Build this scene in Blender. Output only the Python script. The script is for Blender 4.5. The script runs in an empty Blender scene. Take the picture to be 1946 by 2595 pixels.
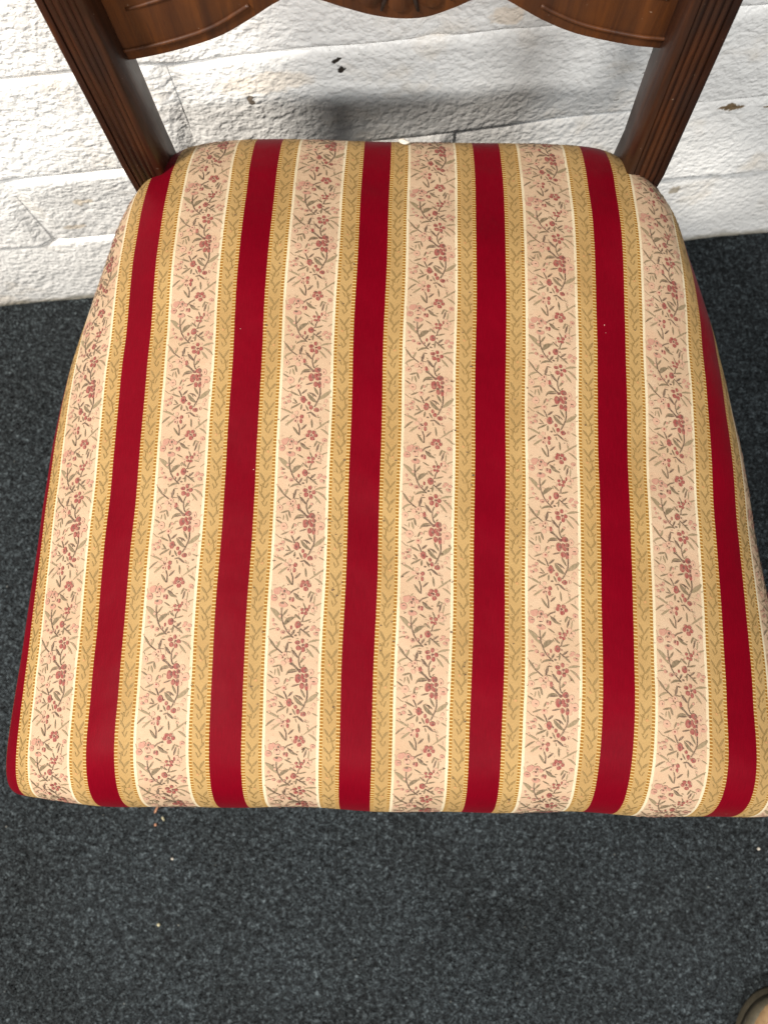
import bpy, bmesh, math, random
import numpy as np
from mathutils import Vector, Matrix, noise as mnoise

random.seed(7)
scene = bpy.context.scene
col = scene.collection
R = math.radians

# ------------------------------------------------------------------ camera
cam_data = bpy.data.cameras.new('camera')
cam_data.sensor_fit = 'HORIZONTAL'
cam_data.sensor_width = 36.0
cam_data.lens = 36.07
cam_data.clip_start = 0.01
cam_data.clip_end = 50.0
cam = bpy.data.objects.new('camera', cam_data)
cam.location = (0.0, -0.072, 0.95)
cam.rotation_euler = (R(8.5), 0.0, R(1.0))
cam_data.dof.use_dof = True
cam_data.dof.focus_distance = 0.50
cam_data.dof.aperture_fstop = 13.0
col.objects.link(cam)
scene.camera = cam

# ------------------------------------------------------------------ world: dim light bounced round the room
world = bpy.data.worlds.new('World')
scene.world = world
world.use_nodes = True
bg = world.node_tree.nodes['Background']
bg.inputs[0].default_value = (0.96, 0.98, 1.0, 1)
bg.inputs[1].default_value = 0.14

# ------------------------------------------------------------------ lamps of the room
def area(name, loc, target, size, power, colour):
    d = bpy.data.lights.new(name, 'AREA')
    d.shape = 'RECTANGLE'; d.size, d.size_y = size
    d.energy = power; d.color = colour
    o = bpy.data.objects.new(name, d)
    o.location = loc
    o.rotation_euler = (Vector(target) - Vector(loc)).to_track_quat('-Z', 'Y').to_euler()
    col.objects.link(o)
    return o
area('warm_lamp', (-1.15, -0.50, 2.25), (0, 0.35, 0.35), (0.36, 0.36), 90, (1.0, 0.94, 0.86))
area('cool_tube', (0.86, -1.15, 1.74), (0.05, 0.35, 0.35), (0.5, 0.12), 17, (0.95, 0.98, 1.0))
area('room_tube', (-0.15, -1.75, 2.10), (0, 0.35, 0.3), (0.5, 0.20), 32, (1.0, 0.98, 0.95))

scene.view_settings.view_transform = 'Standard'
scene.view_settings.look = 'None'
scene.view_settings.exposure = 0.2
scene.view_settings.gamma = 1.0
scene.view_settings.use_curve_mapping = False

# ------------------------------------------------------------------ helpers
def lin(r, g, b, k=1.0):
    f = lambda c: (c / 255 / 12.92 if c / 255 <= 0.04045 else ((c / 255 + 0.055) / 1.055) ** 2.4)
    return (min(f(r) * k, 1), min(f(g) * k, 1), min(f(b) * k, 1), 1)

class NT:
    """small node-tree builder"""
    def __init__(self, name):
        self.m = bpy.data.materials.new(name); self.m.use_nodes = True
        self.t = self.m.node_tree; self.n = self.t.nodes
        self.b = self.n['Principled BSDF']
    def node(self, kind, **kw):
        n = self.n.new(kind)
        for k, v in kw.items(): setattr(n, k, v)
        return n
    def put(self, sock, v):
        if v is None: return
        if hasattr(v, 'is_linked'): self.t.links.new(v, sock)
        else: sock.default_value = v
    def math(self, op, a, b=None, c=None, clamp=False):
        n = self.node('ShaderNodeMath', operation=op, use_clamp=clamp)
        self.put(n.inputs[0], a); self.put(n.inputs[1], b); self.put(n.inputs[2], c)
        return n.outputs[0]
    def mix(self, f, a, b, blend='MIX'):
        n = self.node('ShaderNodeMix', data_type='RGBA', blend_type=blend)
        self.put(n.inputs[0], f); self.put(n.inputs[6], a); self.put(n.inputs[7], b)
        return n.outputs[2]
    def noise(self, vec, scale, detail=2.0, rough=0.5, dist=0.0):
        n = self.node('ShaderNodeTexNoise')
        self.put(n.inputs['Vector'], vec); n.inputs['Scale'].default_value = scale
        n.inputs['Detail'].default_value = detail; n.inputs['Roughness'].default_value = rough
        n.inputs['Distortion'].default_value = dist
        return n.outputs[0]
    def ramp(self, f, stops, interp='LINEAR'):
        n = self.node('ShaderNodeValToRGB'); n.color_ramp.interpolation = interp
        e = n.color_ramp.elements
        while len(e) < len(stops): e.new(0.5)
        for el, (p, c) in zip(e, stops):
            el.position = p; el.color = c if len(c) == 4 else (*c, 1)
        self.put(n.inputs[0], f)
        return n.outputs[0]
    def bump(self, h, dist, strength=1.0, normal=None):
        n = self.node('ShaderNodeBump'); n.inputs['Distance'].default_value = dist
        n.inputs['Strength'].default_value = strength
        self.put(n.inputs['Height'], h); self.put(n.inputs['Normal'], normal)
        return n.outputs[0]
    def scaled(self, vec, s):
        n = self.node('ShaderNodeMapping'); self.put(n.inputs['Vector'], vec)
        n.inputs['Scale'].default_value = s
        return n.outputs[0]
def g(v): return (v, v, v, 1)

def mesh_obj(name, verts, faces, mat=None, parent=None, smooth=True):
    me = bpy.data.meshes.new(name)
    me.from_pydata([tuple(v) for v in verts], [], [tuple(f) for f in faces])
    me.update()
    if smooth: me.polygons.foreach_set('use_smooth', [True] * len(me.polygons))
    if mat is not None: me.materials.append(mat)
    o = bpy.data.objects.new(name, me); col.objects.link(o)
    if parent is not None: o.parent = parent
    return o
def tag(o, label=None, cat=None, group=None, kind=None):
    if label: o['label'] = label
    if cat: o['category'] = cat
    if group: o['group'] = group
    if kind: o['kind'] = kind
    return o
def auto_smooth(o, deg=35):
    bm = bmesh.new(); bm.from_mesh(o.data)
    for e in bm.edges:
        if len(e.link_faces) == 2 and e.calc_face_angle(0) > R(deg): e.smooth = False
    bm.to_mesh(o.data); bm.free()
    return o
def bevel(o, w, seg=2, deg=35):
    bm = bmesh.new(); bm.from_mesh(o.data)
    bmesh.ops.recalc_face_normals(bm, faces=bm.faces)
    es = [e for e in bm.edges if len(e.link_faces) == 2 and e.calc_face_angle(0) > R(deg)]
    bmesh.ops.bevel(bm, geom=es, offset=w, segments=seg, profile=0.6, affect='EDGES')
    bm.to_mesh(o.data); bm.free()
    o.data.polygons.foreach_set('use_smooth', [True] * len(o.data.polygons))
    return o
def recalc(o):
    bm = bmesh.new(); bm.from_mesh(o.data)
    bmesh.ops.recalc_face_normals(bm, faces=bm.faces)
    bm.to_mesh(o.data); bm.free()
    return o
def loft(name, rings, mat, parent=None, caps=True, smooth=True):
    n = len(rings[0]); vs = [p for r in rings for p in r]; fs = []
    for i in range(len(rings) - 1):
        for j in range(n):
            k = (j + 1) % n
            fs.append((i * n + j, i * n + k, (i + 1) * n + k, (i + 1) * n + j))
    if caps:
        fs.append(tuple(reversed(range(n)))); fs.append(tuple((len(rings) - 1) * n + j for j in range(n)))
    o = mesh_obj(name, vs, fs, mat, parent, smooth)
    return recalc(o)
def tube(name, pts, rad, mat, parent=None, n=8):
    pts = [Vector(p) for p in pts]; rings = []
    for i, p in enumerate(pts):
        d = (pts[min(i + 1, len(pts) - 1)] - pts[max(i - 1, 0)]).normalized()
        a = d.cross(Vector((0, 1, 0.02))).normalized(); b = d.cross(a).normalized()
        r = rad[i] if isinstance(rad, (list, tuple)) else rad
        rings.append([p + a * r * math.cos(2 * math.pi * k / n) + b * r * math.sin(2 * math.pi * k / n) for k in range(n)])
    return loft(name, rings, mat, parent)

# ------------------------------------------------------------------ materials
KF = 0.445      # reflectance of the cloth against the colours read off it
def mat_paint():
    t = NT('white_masonry_paint')
    P = t.node('ShaderNodeNewGeometry').outputs['Position']
    big = t.noise(P, 9.0, 3, 0.55)
    c = t.mix(big, lin(236, 233, 228), lin(248, 247, 244))
    ycol = t.ramp(t.noise(P, 17.0, 3, 0.6), [(0.56, g(0)), (0.74, g(1))])
    c = t.mix(t.math('MULTIPLY', ycol, 0.30), c, lin(226, 200, 160))
    # grime that has collected low down and in flecks
    fl = t.ramp(t.noise(P, 150.0, 2, 0.5), [(0.72, g(0)), (0.76, g(1))])
    flm = t.ramp(t.noise(P, 11.0, 2, 0.5), [(0.55, g(0)), (0.66, g(1))])
    c = t.mix(t.math('MULTIPLY', t.math('MULTIPLY', fl, flm), 0.7), c, lin(96, 88, 76))
    sepz = t.node('ShaderNodeSeparateXYZ'); t.put(sepz.inputs[0], P)
    zz = t.math('SUBTRACT', sepz.outputs[2], t.math('MULTIPLY', t.noise(P, 40.0, 4, 0.7), 0.022))
    c = t.mix(t.ramp(t.math('ADD', zz, 0.5), [(0.492, g(0.75)), (0.502, g(0))]), c, lin(120, 110, 84))
    # chips and scuffs with a place of their own
    dn = t.node('ShaderNodeMix', data_type='VECTOR'); dn.inputs[0].default_value = 0.012
    nz = t.node('ShaderNodeTexNoise'); nz.inputs['Scale'].default_value = 90.0; nz.inputs['Detail'].default_value = 3
    t.put(nz.inputs['Vector'], P)
    off = t.node('ShaderNodeVectorMath', operation='MULTIPLY_ADD')
    t.put(off.inputs[0], nz.outputs[1]); off.inputs[1].default_value = (0.016,) * 3
    pm = t.node('ShaderNodeVectorMath', operation='ADD'); t.put(pm.inputs[0], P); pm.inputs[1].default_value = (-0.008,) * 3
    t.put(off.inputs[2], pm.outputs[0])
    for (q, sx, sz, rad, cc, amt) in CHIPS:
        sub = t.node('ShaderNodeVectorMath', operation='SUBTRACT'); t.put(sub.inputs[0], off.outputs[0]); sub.inputs[1].default_value = q
        mul = t.node('ShaderNodeVectorMath', operation='MULTIPLY'); t.put(mul.inputs[0], sub.outputs[0]); mul.inputs[1].default_value = (1 / sx, 0.35, 1 / sz)
        ln = t.node('ShaderNodeVectorMath', operation='LENGTH'); t.put(ln.inputs[0], mul.outputs[0])
        mk = t.ramp(ln.outputs['Value'], [(rad * 0.75, g(amt)), (rad, g(0))])
        c = t.mix(mk, c, cc)
    t.put(t.b.inputs['Base Color'], c)
    t.b.inputs['Roughness'].default_value = 0.42
    vo = t.node('ShaderNodeTexVoronoi', feature='SMOOTH_F1'); vo.inputs['Scale'].default_value = 125.0; vo.inputs['Smoothness'].default_value = 0.8
    t.put(vo.inputs['Vector'], off.outputs[0])
    pit = t.ramp(t.noise(P, 190.0, 1.5, 0.5), [(0.32, g(0)), (0.60, g(1))], 'EASE')
    h = t.math('ADD', t.math('ADD', t.math('MULTIPLY', vo.outputs['Distance'], -0.9), t.math('MULTIPLY', pit, 0.32)), t.math('MULTIPLY', t.noise(P, 55.0, 1.5, 0.5), 0.55))
    t.put(t.b.inputs['Normal'], t.bump(h, 0.0036, 0.46))
    return t.m

def mat_carpet():
    t = NT('dark_carpet')
    P = t.node('ShaderNodeNewGeometry').outputs['Position']
    f1 = t.noise(P, 340.0, 2.5, 0.65, 0.9)
    f2 = t.noise(P, 150.0, 2, 0.6, 0.6)
    f = t.math('ADD', t.math('MULTIPLY', f1, 0.62), t.math('MULTIPLY', f2, 0.38))
    c = t.ramp(f, [(0.32, lin(14, 15, 16)), (0.46, lin(36, 39, 41)), (0.55, lin(57, 63, 66)), (0.70, lin(108, 118, 122))])
    big = t.noise(P, 6.5, 4, 0.65)
    c = t.mix(t.ramp(big, [(0.40, g(0.0)), (0.68, g(0.45))]), c, t.mix(1.0, c, lin(176, 168, 160), 'MULTIPLY'))
    lint = t.ramp(t.noise(P, 210.0, 1, 0.4), [(0.80, g(0)), (0.83, g(1))])
    c = t.mix(t.math('MULTIPLY', lint, 0.6), c, lin(168, 165, 155))
    t.put(t.b.inputs['Base Color'], c)
    t.b.inputs['Roughness'].default_value = 0.95
    t.b.inputs['Specular IOR Level'].default_value = 0.15
    t.put(t.b.inputs['Normal'], t.bump(f, 0.010, 0.9))
    return t.m

def mat_fabric():
    """striped brocade: u, v of the cloth in units of one stripe repeat"""
    t = NT('striped_brocade')
    uv = t.node('ShaderNodeUVMap'); uv.uv_map = 'cloth'
    sp = t.node('ShaderNodeSeparateXYZ'); t.put(sp.inputs[0], uv.outputs[0])
    U, V = sp.outputs[0], sp.outputs[1]
    # thread wander of the stripe edges
    wob = t.math('MULTIPLY', t.math('SUBTRACT', t.noise(t.scaled(uv.outputs[0], (6, 60, 1)), 1.0, 1), 0.5), 0.006)
    Uw = t.math('ADD', U, wob)
    a = t.math('ABSOLUTE', t.math('SUBTRACT', Uw, t.math('ROUND', Uw)))
    red, gold, ladder, pale, cream = lin(131, 0, 24, KF), lin(206, 168, 108, KF), lin(176, 122, 46, KF), lin(252, 234, 198, KF), lin(230, 198, 164, KF)
    base = t.ramp(t.math('MULTIPLY', a, 2.0), [(0, red), (0.245, ladder), (0.303, gold), (0.510, ladder), (0.562, pale), (0.604, cream)], 'CONSTANT')
    # ladder rungs
    lad = t.ramp(t.math('MULTIPLY', a, 2.0), [(0, g(0)), (0.245, g(1)), (0.303, g(0)), (0.510, g(1)), (0.562, g(0))], 'CONSTANT')
    fr = t.math('FRACT', t.math('DIVIDE', V, 0.0272))
    rung = t.math('MULTIPLY', lad, t.ramp(fr, [(0.0, g(1)), (0.20, g(1)), (0.30, g(0)), (0.92, g(0)), (1.0, g(1))]))
    c = t.mix(rung, base, lin(246, 218, 150, KF))
    isred = t.ramp(t.math('MULTIPLY', a, 2.0), [(0, g(1)), (0.245, g(0))], 'CONSTANT')
    notred = t.math('SUBTRACT', 1.0, isred)
    # weave grain and grubbiness
    wv = t.noise(t.scaled(uv.outputs[0], (160, 60, 1)), 1.0, 2, 0.6)
    c = t.mix(t.math('MULTIPLY', notred, 0.5), c, t.mix(1.0, c, t.ramp(wv, [(0.3, g(0.80)), (0.7, g(1.12))]), 'MULTIPLY'))
    sat = t.noise(t.scaled(uv.outputs[0], (150, 9, 1)), 1.0, 3, 0.65)
    fade = t.noise(uv.outputs[0], 1.1, 4, 0.6)
    sv = t.math('ADD', t.math('MULTIPLY', sat, 0.55), t.math('MULTIPLY', fade, 0.45))
    c = t.mix(isred, c, t.mix(1.0, c, t.ramp(sv, [(0.30, g(0.76)), (0.70, g(1.22))]), 'MULTIPLY'))
    dirt = t.ramp(t.noise(uv.outputs[0], 1.3, 4, 0.6), [(0.45, g(0)), (0.75, g(0.45))])
    c = t.mix(t.math('MULTIPLY', dirt, notred), c, t.mix(1.0, c, lin(214, 196, 170), 'MULTIPLY'))
    blush = t.ramp(t.noise(t.scaled(uv.outputs[0], (5, 9, 1)), 1.0, 3, 0.6), [(0.45, g(0)), (0.70, g(0.5))])
    iscr = t.ramp(t.math('MULTIPLY', a, 2.0), [(0, g(0)), (0.604, g(1))], 'CONSTANT')
    c = t.mix(t.math('MULTIPLY', blush, iscr), c, lin(228, 184, 150, KF))
    t.put(t.b.inputs['Base Color'], c)
    t.put(t.b.inputs['Roughness'], t.ramp(isred, [(0, g(0.72)), (1, g(0.50))]))
    t.put(t.b.inputs['Specular IOR Level'], t.ramp(isred, [(0, g(0.16)), (1, g(0.035))]))
    t.b.inputs['Sheen Weight'].default_value = 0.012
    t.b.inputs['Sheen Roughness'].default_value = 0.4
    h = t.math('ADD', t.math('MULTIPLY', rung, 0.5), t.math('MULTIPLY', wv, t.math('ADD', t.math('MULTIPLY', notred, 0.35), 0.30)))
    soft = t.noise(uv.outputs[0], 2.2, 2, 0.5)
    t.put(t.b.inputs['Normal'], t.bump(h, 0.0005, 0.6, t.bump(soft, 0.004, 0.35)))
    return t.m

def mat_thread(name, c, back, amt=0.32):
    t = NT(name)
    uv = t.node('ShaderNodeUVMap'); uv.uv_map = 'cloth'
    sp = t.node('ShaderNodeSeparateXYZ'); t.put(sp.inputs[0], uv.outputs[0])
    fr = t.math('FRACT', t.math('MULTIPLY', sp.outputs[0], 92.0))
    th = t.ramp(fr, [(0.0, g(1)), (0.30, g(1)), (0.42, g(0)), (0.9, g(0)), (1.0, g(1))])
    nz = t.noise(t.scaled(uv.outputs[0], (40, 40, 1)), 1.0, 2, 0.6)
    f = t.math('ADD', t.math('MULTIPLY', th, amt * 1.5), t.ramp(nz, [(0.40, g(0)), (0.80, g(0.25))]), clamp=True)
    t.put(t.b.inputs['Base Color'], t.mix(f, c, back))
    t.b.inputs['Roughness'].default_value = 0.7
    t.b.inputs['Specular IOR Level'].default_value = 0.25
    return t.m

def mat_wood(name, dark, mid, light, rough=0.32):
    t = NT(name)
    P = t.node('ShaderNodeTexCoord').outputs['Object']
    st = t.scaled(P, (90, 90, 5))
    gr = t.noise(st, 1.0, 4, 0.6, 0.6)
    c = t.ramp(gr, [(0.30, dark), (0.52, mid), (0.72, light)])
    blot = t.noise(P, 22.0, 3, 0.6)
    c = t.mix(t.ramp(blot, [(0.4, g(0)), (0.75, g(0.55))]), c, dark)
    pores = t.ramp(t.noise(t.scaled(P, (500, 500, 24)), 1.0, 2), [(0.60, g(0)), (0.70, g(1))])
    c = t.mix(t.math('MULTIPLY', pores, 0.35), c, lin(24, 10, 5))
    dust = t.ramp(t.noise(P, 420.0, 1), [(0.78, g(0)), (0.81, g(1))])
    c = t.mix(t.math('MULTIPLY', dust, 0.35), c, lin(170, 150, 130))
    t.put(t.b.inputs['Base Color'], c)
    t.put(t.b.inputs['Roughness'], t.ramp(blot, [(0.3, g(rough)), (0.7, g(rough + 0.2))]))
    t.b.inputs['Specular IOR Level'].default_value = 0.3
    t.b.inputs['Coat Weight'].default_value = 0.12
    t.b.inputs['Coat Roughness'].default_value = 0.25
    t.put(t.b.inputs['Normal'], t.bump(t.math('ADD', gr, t.math('MULTIPLY', blot, 1.0)), 0.0012, 0.5))
    return t.m

def mat_simple(name, c1, c2, scale, rough, bumpd=0.0):
    t = NT(name)
    P = t.node('ShaderNodeTexCoord').outputs['Object']
    nz = t.noise(P, scale, 4, 0.65)
    t.put(t.b.inputs['Base Color'], t.mix(t.ramp(nz, [(0.3, g(0)), (0.7, g(1))]), c1, c2))
    t.b.inputs['Roughness'].default_value = rough
    if bumpd: t.put(t.b.inputs['Normal'], t.bump(nz, bumpd, 0.7))
    return t.m

# ------------------------------------------------------------------ setting: carpet
WA = Vector((-0.5064, 0.3326, 0)); WT = Vector((0.9926, 0.1211, 0)).normalized(); WN = Vector((WT.y, -WT.x, 0))
def wall_pt(s, z, d=0.0): return WA + WT * s + Vector((0, 0, z)) + WN * d
def chip(s, z, sx, sz, c, amt=1.0): return (tuple(wall_pt(s, z)), sx, sz, 1.0 * 0.5, c, amt)
DK, BR, TN, GY = lin(52, 46, 40), lin(120, 100, 74), lin(196, 160, 112), lin(120, 116, 110)
CHIPS = [chip(0.461, 0.378, .010, .008, DK), chip(0.466, 0.368, .006, .006, DK), chip(0.384, 0.342, .006, .013, lin(120, 108, 96)),
         chip(0.845, 0.265, .030, .007, BR), chip(0.885, 0.262, .020, .006, BR), chip(0.842, 0.120, .016, .012, lin(160, 146, 122), 0.8),
         chip(0.72, 0.298, .006, .003, GY), chip(0.735, 0.330, .005, .003, GY), chip(0.70, 0.415, .003, .010, DK), chip(0.19, 0.215, .022, .012, lin(214, 190, 150), 0.5),
         chip(0.165, 0.168, .026, .012, lin(206, 192, 172), 0.8), chip(0.315, 0.285, .004, .004, BR), chip(0.60, 0.412, .030, .022, lin(232, 204, 168), 0.45),
         chip(0.40, 0.36, .09, .03, lin(228, 206, 176), 0.4), chip(0.30, 0.41, .05, .02, lin(228, 204, 172), 0.35)]
M_PAINT = mat_paint()
M_CARPET = mat_carpet()

def build_carpet():
    nx, ny = 60, 50
    vs, fs = [], []
    for j in range(ny + 1):
        for i in range(nx + 1):
            s = -1.0 + 3.0 * i / nx; d = -0.02 + 2.2 * j / ny
            p = wall_pt(s, 0, d)
            p.z = 0.0015 * mnoise.noise(Vector((p.x * 6, p.y * 6, 3.1)))
            vs.append(p)
    for j in range(ny):
        for i in range(nx):
            a = j * (nx + 1) + i; fs.append((a + nx + 1, a + nx + 2, a + 1, a))
    o = recalc(mesh_obj('carpet', vs, fs, M_CARPET))
    tag(o, 'dark blue grey flecked carpet covering the floor', 'carpet', kind='structure')
    # short looped pile standing up from the backing where it can be seen
    rs = np.random.RandomState(4); n = 290000
    x = rs.uniform(-.66, .66, n); y = rs.uniform(-.76, .46, n)
    wall_y = WA.y + (x - WA.x) * WT.y / WT.x
    ok = (y < wall_y - .001) & ~((np.abs(x) < .17) & (y > -.12))
    x, y = x[ok], y[ok]; n = len(x)
    a = rs.uniform(0, 2 * np.pi, n); w = rs.uniform(.0005, .0010, n); h = rs.uniform(.0012, .0036, n); b = rs.uniform(0, 2 * np.pi, n); ln = rs.uniform(.0005, .0030, n)
    co = np.empty((n, 3, 3))
    co[:, 0] = np.stack([x + np.cos(a) * w, y + np.sin(a) * w, np.full(n, -.0005)], -1)
    co[:, 1] = np.stack([x - np.cos(a) * w, y - np.sin(a) * w, np.full(n, -.0005)], -1)
    co[:, 2] = np.stack([x + np.cos(b) * ln, y + np.sin(b) * ln, h], -1)
    me = bpy.data.meshes.new('carpet_pile')
    me.vertices.add(n * 3); me.vertices.foreach_set('co', co.reshape(-1))
    me.loops.add(n * 3); me.loops.foreach_set('vertex_index', np.arange(n * 3))
    me.polygons.add(n); me.polygons.foreach_set('loop_start', np.arange(0, n * 3, 3))
    me.update(); me.validate(); me.materials.append(M_CARPET)
    p = bpy.data.objects.new('carpet_pile', me); col.objects.link(p); p.parent = o
    tag(p, kind='stuff')
build_carpet()

# ------------------------------------------------------------------ setting: painted block wall, every block a piece of its own
def build_wall():
    w = mesh_obj('wall', [wall_pt(-0.55, -0.02, -0.010), wall_pt(1.6, -0.02, -0.010), wall_pt(1.6, 1.0, -0.010), wall_pt(-0.55, 1.0, -0.010),
                          wall_pt(-0.55, -0.02, -0.11), wall_pt(1.6, -0.02, -0.11), wall_pt(1.6, 1.0, -0.11), wall_pt(-0.55, 1.0, -0.11)],
                 [(0, 1, 2, 3), (5, 4, 7, 6), (4, 0, 3, 7), (1, 5, 6, 2), (3, 2, 6, 7), (4, 5, 1, 0)], M_PAINT, smooth=False)
    recalc(w)
    tag(w, 'white painted rough block wall behind the chair', 'wall', kind='structure')
    beds = [lambda s: -0.012, lambda s: 0.139 + 0.012 * s, lambda s: 0.257 + 0.024 * s, lambda s: 0.389 + 0.006 * s]
    for k in range(1, 6): beds.append(lambda s, k=k: 0.389 + 0.006 * s + 0.122 * k)
    offs = [0.33, 0.13, 0.325, 0.105, 0.33, 0.12, 0.32, 0.11]
    G = -0.0004
    for c in range(len(beds) - 1):
        lo, hi = beds[c], beds[c + 1]
        for kk in range(-2, 4):
            s0 = offs[c] + 0.44 * kk + G; s1 = s0 + 0.44 - 2 * G
            if s1 < -0.5 or s0 > 1.55: continue
            s0 = max(s0, -0.55); s1 = min(s1, 1.6)
            near = (s1 > -0.1 and s0 < 1.15 and c < 4)
            step = 0.0036 if near else 0.013
            nx = max(8, int((s1 - s0) / step)); nz = max(6, int(0.125 / step))
            def rel(n):   # denser at the edges
                q = np.linspace(-1, 1, n + 1); return (0.5 + 0.5 * np.sign(q) * (1 - (1 - np.abs(q)) ** 1.25)).tolist()
            us, zs = rel(nx), rel(nz)
            vs, fs = [], []
            ph = random.uniform(0, 50); tilt = random.uniform(-0.004, 0.004); push = random.uniform(-0.0015, 0.0015)
            for b in zs:
                for a in us:
                    s = s0 + (s1 - s0) * a
                    z0, z1 = lo(s) + G, hi(s) - G
                    z = z0 + (z1 - z0) * b
                    wob = 0.003 * mnoise.noise(Vector((s * 18, z * 18, ph)))
                    dl, dr, db, dt = s - s0, s1 - s, z - z0, z1 - z
                    e = 1.0
                    for dd, wd, fl in ((dl, 0.020, 0.45), (dr, 0.020, 0.45), (db, 0.006, 0.0), (dt, 0.012, 0.0)):
                        q = min(1.0, max(0.0, (dd + wob * min(1, dd / 0.003)) / wd)); e *= fl + (1 - fl) * (q * q * (3 - 2 * q) if fl else math.sqrt(max(0, 1 - (1 - q) ** 2)))
                    d = -0.0055 + 0.007 * e
                    n1 = mnoise.fractal(Vector((s * 45, z * 70, ph)), 0.9, 2.1, 3)
                    n2 = mnoise.noise(Vector((s * 9, z * 13, ph + 7)))
                    d += e * (0.0004 * n1 + 0.0026 * n2 + tilt * (b - 0.5) * 2 + push)
                    vs.append(wall_pt(s, z, d))
            m = nx + 1
            for j in range(nz):
                for i in range(nx):
                    q = j * m + i; fs.append((q, q + 1, q + m + 1, q + m))
            # sides back into the mortar
            ring = [i for i in range(m)] + [j * m + nx for j in range(1, nz + 1)] + [nz * m + i for i in range(nx - 1, -1, -1)] + [j * m for j in range(nz - 1, 0, -1)]
            base = len(vs)
            for r in ring: vs.append(vs[r] - WN * 0.02)
            for i in range(len(ring)):
                k = (i + 1) % len(ring); fs.append((ring[k], ring[i], base + i, base + k))
            mesh_obj('block', vs, fs, M_PAINT, w)
build_wall()

# ------------------------------------------------------------------ chair
chair = bpy.data.objects.new('chair', None); col.objects.link(chair)
chair.location = (0, 0, 0)
tag(chair, 'wooden dining chair with seat in red, gold and floral cream stripes', 'chair')

M_FAB = mat_fabric()
M_WOOD = mat_wood('mahogany', lin(22, 9, 4), lin(44, 21, 9), lin(64, 33, 14), 0.4)
M_WOOD2 = mat_wood('polished_splat_wood', lin(44, 20, 5), lin(66, 34, 9), lin(84, 45, 13), 0.5)

M_GROOVE = mat_simple('groove_shade_wax', lin(16, 8, 4), lin(30, 14, 7), 200, 0.6)  # old wax, with the shade between the petals put into its colour
# --- shape of the upholstered seat: front-to-back profile and side roll, both by arc length
def cr(pts, n=40):
    pts = [np.array(p, float) for p in pts]; out = []
    P = [2 * pts[0] - pts[1]] + pts + [2 * pts[-1] - pts[-2]]
    for i in range(1, len(P) - 2):
        for k in range(n):
            t = k / n; a, b, c, d = P[i - 1], P[i], P[i + 1], P[i + 2]
            out.append(0.5 * (2 * b + (c - a) * t + (2 * a - 5 * b + 4 * c - d) * t * t + (3 * b - a - 3 * c + d) * t ** 3))
    out.append(pts[-1]); return np.array(out)
def arclen(p):
    return np.concatenate([[0], np.cumsum(np.linalg.norm(np.diff(p, axis=0), axis=1))])
PROF = cr([(-.188, .372), (-.1935, .390), (-.1940, .406), (-.1905, .423), (-.1825, .4395), (-.170, .4520), (-.150, .4615), (-.12, .4668), (-.0865, .469), (.0374, .470), (.12, .4685),
           (.1725, .465), (.206, .4585), (.235, .450), (.2525, .4445), (.276, .434), (.289, .420), (.296, .402), (.297, .385)])
PL = arclen(PROF); PL -= np.interp(0.0, PROF[240:520, 0], PL[240:520])
VMIN, VMAX = PL[0], PL[-1]
SIDES = {-1: (0.199, cr([(0, 0), (.05, -.0026), (.09, -.0080), (.12, -.0146), (.15, -.0244), (.17, -.0340), (.185, -.0455), (.194, -.0600), (.199, -.078), (.1985, -.095)])),
         1: (0.149, cr([(0, 0), (.03, -.0012), (.06, -.0044), (.09, -.0100), (.11, -.0160), (.125, -.0235), (.138, -.0350), (.146, -.0490), (.149, -.066), (.148, -.088)]))}
SLEN = {k: arclen(p) for k, (_, p) in SIDES.items()}
def roll_k(y): return np.interp(y, [-.19, -.12, .12, .25], [.80, .98, .98, .66])
WL = np.array([(-.20, 0.2625), (-.155, 0.2600), (-.075, 0.2535), (.047, 0.2455), (.109, 0.2375), (.17, 0.2220), (.215, 0.2100), (.24, 0.1995), (.26, 0.1875), (.28, 0.1755), (.30, 0.1675)])
WR = np.array([(-.20, 0.2855), (-.155, 0.2815), (-.10, 0.2735), (-.02, 0.2600), (.055, 0.2520), (.136, 0.2375), (.20, 0.2195), (.225, 0.2130), (.245, 0.2030), (.262, 0.1890), (.28, 0.1750), (.30, 0.1650)])
def sm(tab):
    ys = np.linspace(-.2, .3, 400); w = np.interp(ys, tab[:, 0], tab[:, 1])
    k = np.hanning(31); k /= k.sum(); wp = np.pad(w, 15, mode='edge')
    return ys, np.convolve(wp, k, mode='valid')
YL, WLs = sm(WL); YR, WRs = sm(WR)
ZB = 0.372
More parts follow.
